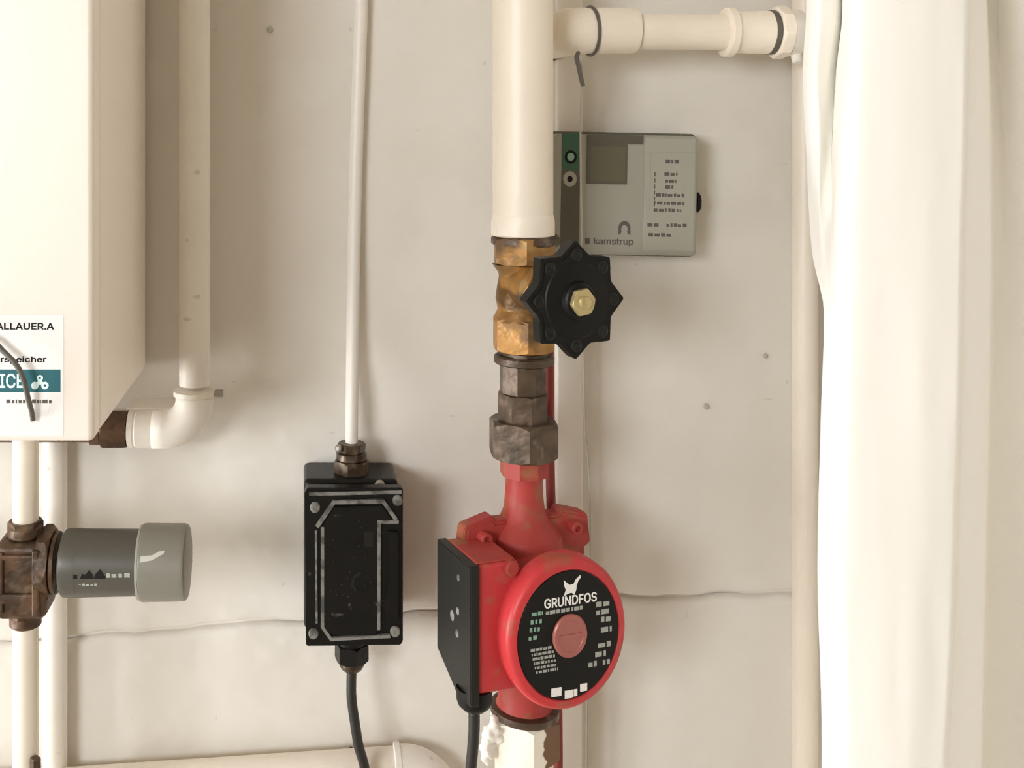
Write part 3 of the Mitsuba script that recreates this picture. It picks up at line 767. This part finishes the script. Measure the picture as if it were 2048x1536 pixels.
h_('side_strip', box(U(1122), U(1159), -MD - .0005, -MD + .0002, mz0 + .003, V(268)), 'meter_dark', False, label='dark strip with two round marks')
h_('side_strip__green_area', box(U(1123), U(1158), -MD - .0008, -MD - .0003, V(342), V(269)), 'meter_green', False)


def ring(px, py, r0, r1, d, tall=1.13):
    o = affinity.scale(Point(0, 0).buffer(r1, 32), 1, tall)
    if r0 > 0: o = o.difference(affinity.scale(Point(0, 0).buffer(r0, 32), 1, tall))
    return mv(prism(o, .0004), frame(at(px, py, d), (0, -1, 0)))


km = (CAM_D - MD) / FOC
h_('side_strip__ring', ring(1140, 316, 7.5 * km, 12 * km, MD + .0007), 'ink_black', False)
h_('side_strip__dot', ring(1140, 316, 0, 7 * km, MD + .0007), 'print_green', False)
h_('side_strip__ring', ring(1139, 360, 5.5 * km, 13.5 * km, MD + .0004), 'meter_panel', False)
h_('side_strip__dot', ring(1139, 360, 0, 5.5 * km, MD + .0004), 'ink_black', False)
h_('display_frame', cat(box(U(1172), U(1284), -MD - .0012, -MD + .0002, V(288), V(270)), box(U(1172), U(1253), -MD - .0008, -MD + .0002, V(369), V(287))), 'meter_dark', False)
h_('display', box(U(1178), U(1248), -MD - .0012, -MD, V(363), V(294)), 'lcd_glass', False, label='small olive grey display')
h_('print_panel', rbox(U(1288), U(1388), -MD - .0008, -MD + .0004, V(500), V(276), .0003, 6), 'meter_panel', False)
h_('print_panel__box_outline', cat(box(U(1298), U(1386), -MD - .0010, -MD - .0005, V(304), V(302)), box(U(1298), U(1300), -MD - .0010, -MD - .0005, V(420), V(303))), 'meter_shell', False)
rows = [(1330, 1356, 325), (1328, 1354, 350), (1330, 1352, 364), (1330, 1350, 376), (1312, 1368, 392), (1308, 1368, 408), (1308, 1366, 422), (1296, 1318, 452), (1334, 1374, 452), (1298, 1346, 472)]
pr = [on_front(dashes(rng, 0, (c - a) * km, 0, 7 * km), a, y, MD + .0008) for a, c, y in rows]
h_('print_panel__print', cat(*pr), 'ink_soft', False)
h_('print_panel__scale_line', on_front(cat(*[box(0, 2 * km, i * 12 * km, (i * 12 + 8) * km, 0, .0003) for i in range(6)]), 1308, 412, MD + .0008), 'ink_soft', False)
h_('brand_name', on_front(cat(box(0, 9 * km, 0, 11 * km, 0, .0003), text('kamstrup', 12 * km, .0003, True, 80 * km).apply_translation([17 * km, 0, 0])), 1172, 489, MD), 'ink_soft', False)
arch = affinity.scale(Point(0, 0).buffer(12, 24), 1, 1.25).difference(affinity.scale(Point(0, -2).buffer(6.5, 24), 1, 1.4)).difference(sbox(-20, -30, 20, -8))
arch = unary_union([arch, sbox(-12, -12, -7, 0), sbox(7, -12, 12, 0)])
h_('arch_symbol', on_front(prism(affinity.scale(arch, km, km, origin=(0, 0)), .0003), 1250, 457, MD), 'ink_soft', False)
h_('side_knob', mv(lathe([(.0052, 0), (.0052, .0022), (.0040, .0036)], 24, 1.6), frame((mx1 - .0005, -.026, zat(402, .026)), (1, 0, 0))), 'ink_black')

# ------------------------------------------------------------------ thin cord and binding wire
add('thin_cord', tube([at(1163, 112, .0825), at(1163, 172, .062), at(1161, 260, .052), at(1162, 380, .048), at(1164, 500, .047), at(1166, 620, .044), at(1168, 760, .040), at(1171, 860, .036), at(1179, 960, .032), at(1180, 1080, .028), at(1179, 1250, .022), at(1177, 1400, .018), np.array([xat(1176, .014), -.0100, 1.2]), np.array([xat(1176, .014), -.0100, 0.0])], .00085, 8, 6), 'cord_grey', True,
    label='very thin grey cord hanging down in front of the heat meter', cat_='cord')
# upper cross pipe
CD = .060
cz = zat(62, CD)
Kc = (CAM_D - CD) / FOC
tag('cross_pipe', 'cream horizontal pipe at the top with an elbow and couplings', 'pipe')
X = lambda px: xat(px, CD)
re = 46 * Kc
el = [np.array([X(1140), -.001, cz]), np.array([X(1140), -.022, cz])] + [np.array([X(1140) + .024 * (1 - math.cos(t)), -.022 - (CD - .022) * math.sin(t), cz]) for t in np.linspace(0.1, PI / 2, 12)] + [np.array([X(1184), -CD, cz])]
add('cross_pipe__elbow', tube(el, re * 0.985, 32), 'cream_paint', True)
add('cross_pipe__end_cap', mv(lathe([(re * .55, 0), (re * .85, .004), (re * .99, .012), (re, .020), (re, X(1183) - X(1097)), ], 36), frame((X(1097), -CD, cz), (1, 0, 0))), 'cream_paint')
add('cross_pipe__coupling', mv(lathe([(re * .90, 0), (re * .985, .0015), (re, .004), (re * .98, X(1274) - X(1188) - .003), (re * .93, X(1274) - X(1188) - .001), (re * .80, X(1274) - X(1188))], 36), frame((X(1188), -CD, cz), (1, 0, 0))), 'cream_paint')
rt = 35 * Kc
add('cross_pipe__pipe', tube(np.linspace((X(1260), -CD, cz - .0008), (X(1590), -CD, cz - .0014), 8), rt, 32), 'cream_paint', True)
def ring_at(px, r, w, key, mt='cream_paint', b=.0008):
    add(key, mv(lathe([(rt * .9, 0), (r - b, 0), (r, b), (r, w - b), (r - b, w), (rt * .9, w)], 40), frame((X(px), -CD, cz - .0012), (1, 0, 0))), mt)
ring_at(1448, 49 * Kc, .0065, 'cross_pipe__ring')
add('cross_pipe__sleeve', mv(lathe([(41 * Kc, 0), (43 * Kc, X(1540) - X(1462) - .001), (40 * Kc, X(1540) - X(1462))], 36), frame((X(1462), -CD, cz - .0012), (1, 0, 0))), 'cream_paint')
ring_at(1534, 44 * Kc, .0050, 'cross_pipe__seal', 'wire_grey')
add('cross_pipe__nut', mv(hexnut(53 * Kc, X(1572) - X(1546), .1, 10, 8), frame((X(1546), -CD, cz - .0012), (1, 0, 0))), 'cream_paint')
add('cross_pipe__tail', mv(lathe([(46 * Kc, 0), (46 * Kc, X(1594) - X(1572)), (30 * Kc, X(1598) - X(1572))], 36), frame((X(1572), -CD, cz - .0018), (1, 0, 0))), 'white_paint')
add('cross_pipe__vent_screw', mv(lathe([(.0030, 0), (.0042, .001), (.0042, .007), (.003, .008)], 16), frame((X(1590), -CD - .002, cz - 46 * Kc), (0, -.4, -1))), 'white_paint')
# the wire bound round it
tor = trimesh.creation.torus(re + .0009, .0012, 40, 10)
tor = mv(tor, frame((X(1180), -CD, cz), (1, 0.10, 0.06)))
add('binding_wire', cat(tor, tube([at(1156, 106, CD + .012), at(1153, 116, CD + .018), at(1157, 132, CD + .020), at(1161, 152, CD + .019), at(1166, 172, CD + .018)], .0017, 10, 6)), 'wire_grey', 30,
    label='dark wire bound round the cream cross pipe with its end hanging', cat_='wire')

# ------------------------------------------------------------------ upright pipe and hanging sheet at the right
add('upright_pipe', tube(np.linspace((xat(1620, .030), -.022, CEIL - 0.01), (xat(1620, .030), -.022, 0.0), 20), .0098, 26), 'cream_paint', True,
    label='slim cream pipe running up the wall along the left edge of the white sheet', cat_='pipe')
LV = [-1500, -200, 0, 130, 300, 420, 520, 620, 800, 1100, 1400, 1536, 1800, 3900]
COLS = [
    # (px per level, depth per level): points across the sheet from its left edge to beyond the right edge of the picture
    ([1616, 1612, 1612, 1605, 1612, 1617, 1625, 1648, 1642, 1635, 1643, 1643, 1643, 1643], [.084] * 6 + [.100, .145] + [.155] * 6),
    ([1622, 1620, 1619, 1613, 1620, 1624, 1632, 1651, 1644, 1637, 1645, 1645, 1645, 1645], [.089] * 6 + [.108, .150] + [.158] * 6),
    ([1640, 1640, 1640, 1634, 1640, 1638, 1642, 1655, 1648, 1640, 1648, 1648, 1648, 1648], [.096, .096, .096, .096, .094, .098, .118, .155] + [.161] * 6),
    ([1668, 1668, 1668, 1654, 1650, 1648, 1652, 1660, 1653, 1645, 1653, 1653, 1653, 1653], [.092, .092, .092, .090, .082, .096, .124, .158] + [.163] * 6),
    ([1688, 1686, 1685, 1672, 1664, 1662, 1660, 1666, 1660, 1652, 1660, 1660, 1660, 1660], [.074, .074, .074, .074, .080, .100, .135, .162] + [.166] * 6),
    ([1697, 1696, 1694, 1691, 1680, 1674, 1670, 1674, 1669, 1660, 1669, 1669, 1669, 1669], [.164] * 7 + [.168] * 7),
    ([1722, 1722, 1720, 1716, 1708, 1702, 1700, 1700, 1694, 1686, 1692, 1692, 1690, 1690], [.1745] * 7 + [.1750] * 7),
    ([1790, 1790, 1790, 1788, 1784, 1780, 1776, 1774, 1770, 1764, 1764, 1762, 1758, 1758], [.1800] * 14),
    ([1870, 1870, 1868, 1866, 1864, 1862, 1858, 1856, 1852, 1846, 1836, 1830, 1824, 1824], [.1830] * 14),
    ([1930, 1928, 1926, 1924, 1920, 1917, 1914, 1912, 1908, 1899, 1884, 1876, 1864, 1864], [.1830] * 14),
    ([1941, 1939, 1937, 1935, 1931, 1927, 1925, 1923, 1919, 1911, 1896, 1888, 1875, 1875], [.1812] * 14),
    ([1945, 1943, 1941, 1939, 1935, 1931, 1929, 1927, 1923, 1915, 1900, 1892, 1879, 1879], [.1785] * 14),
    ([1956, 1956, 1957, 1958, 1958, 1957, 1956, 1954, 1951, 1944, 1933, 1927, 1916, 1916], [.1735] * 14),
    ([1966, 1968, 1971, 1976, 1980, 1981, 1981, 1980, 1978, 1971, 1963, 1960, 1952, 1952], [.1690] * 14),
    ([1968, 1970, 1973, 1978, 1982, 1983, 1983, 1982, 1980, 1973, 1965, 1962, 1954, 1954], [.164] * 14),
    ([1970, 1972, 1975, 1980, 1984, 1985, 1985, 1984, 1982, 1975, 1967, 1964, 1956, 1956], [.058] * 14),
    ([1990, 1992, 1996, 2002, 2008, 2012, 2016, 2020, 2024, 2022, 2016, 2014, 2010, 2010], [.048, .048, .048, .047, .046, .045, .044, .043, .040, .038, .036, .036, .036, .036]),
    ([2014, 2016, 2020, 2028, 2036, 2042, 2048, 2056, 2068, 2072, 2070, 2068, 2066, 2066], [.066, .066, .064, .060, .054, .048, .042, .036, .028, .024, .020, .020, .020, .020]),
    ([2060, 2062, 2066, 2072, 2084, 2094, 2104, 2114, 2130, 2136, 2134, 2138, 2144, 2144], [.080, .080, .080, .076, .070, .064, .056, .048, .036, .024, .016, .016, .016, .016]),
    ([2180] * 14, [.085] * 8 + [.06] * 6), ([2260] * 14, [.050] * 14)]
from scipy.interpolate import PchipInterpolator
lv = np.array(LV, float)
ys = np.concatenate([np.linspace(-1500, -200, 6)[:-1], np.linspace(-200, 1800, 81), np.linspace(1800, 3900, 6)[1:]])
pts = np.zeros((len(ys), len(COLS), 3))
for c, (pxs, ds) in enumerate(COLS):
    pxi, di = PchipInterpolator(lv, pxs)(ys), PchipInterpolator(lv, ds)(ys)
    pts[:, c, 0] = (pxi - PPX) * (CAM_D - di) / FOC
    pts[:, c, 1] = -di
    pts[:, c, 2] = CAM_Z - (ys - PPY) * 0.72 / FOC
pts[:, :, 2] = np.clip(pts[:, :, 2], 0.48, 2.44)
NS = 7
tt = np.linspace(0, len(COLS) - 1, (len(COLS) - 1) * NS + 1)
grid = np.moveaxis(PchipInterpolator(np.arange(len(COLS)), pts, axis=1)(tt), 0, 0)
nr, nc = grid.shape[:2]
wr = (meshkit.fbm(np.stack([grid[..., 0] * 40, grid[..., 2] * 5, grid[..., 2] * 0], -1).reshape(-1, 3), 3, 4).reshape(nr, nc) - .5)
grid[..., 1] += wr * 0.0025
back = grid + np.array([0, .0012, 0])
i, j = np.meshgrid(np.arange(nr - 1), np.arange(nc - 1), indexing='ij')
q = np.stack([i * nc + j, (i + 1) * nc + j, (i + 1) * nc + j + 1, i * nc + j + 1], -1).reshape(-1, 4)
sheet = trimesh.Trimesh(grid.reshape(-1, 3), np.vstack([q[:, [0, 1, 2]], q[:, [0, 2, 3]]]), process=False)
if sheet.face_normals[:, 1].mean() > 0: sheet.invert()
add('hanging_sheet', sheet, 'sheet_white', True, label='tall white sheet hanging in long folds at the right edge of the wall', cat_='sheet')

# nails left in the wall
for (a, c, r, where) in [(540, 60, .0026, 'high on the wall left of the white cable'), (1412, 813, .0024, 'on the wall right of the brown union fitting'), (1530, 712, .0020, 'on the wall beside the slim upright pipe')]:
    add('nail', mv(lathe([(.0010, -.004), (.0010, .0006), (r, .0008), (r * .9, .0016), (r * .3, .0020)], 16, 1.2), frame(at(a, c, 0), (0.05, -1, 0.1))), 'cord_grey', label='small painted nail head ' + where, cat_='nail')
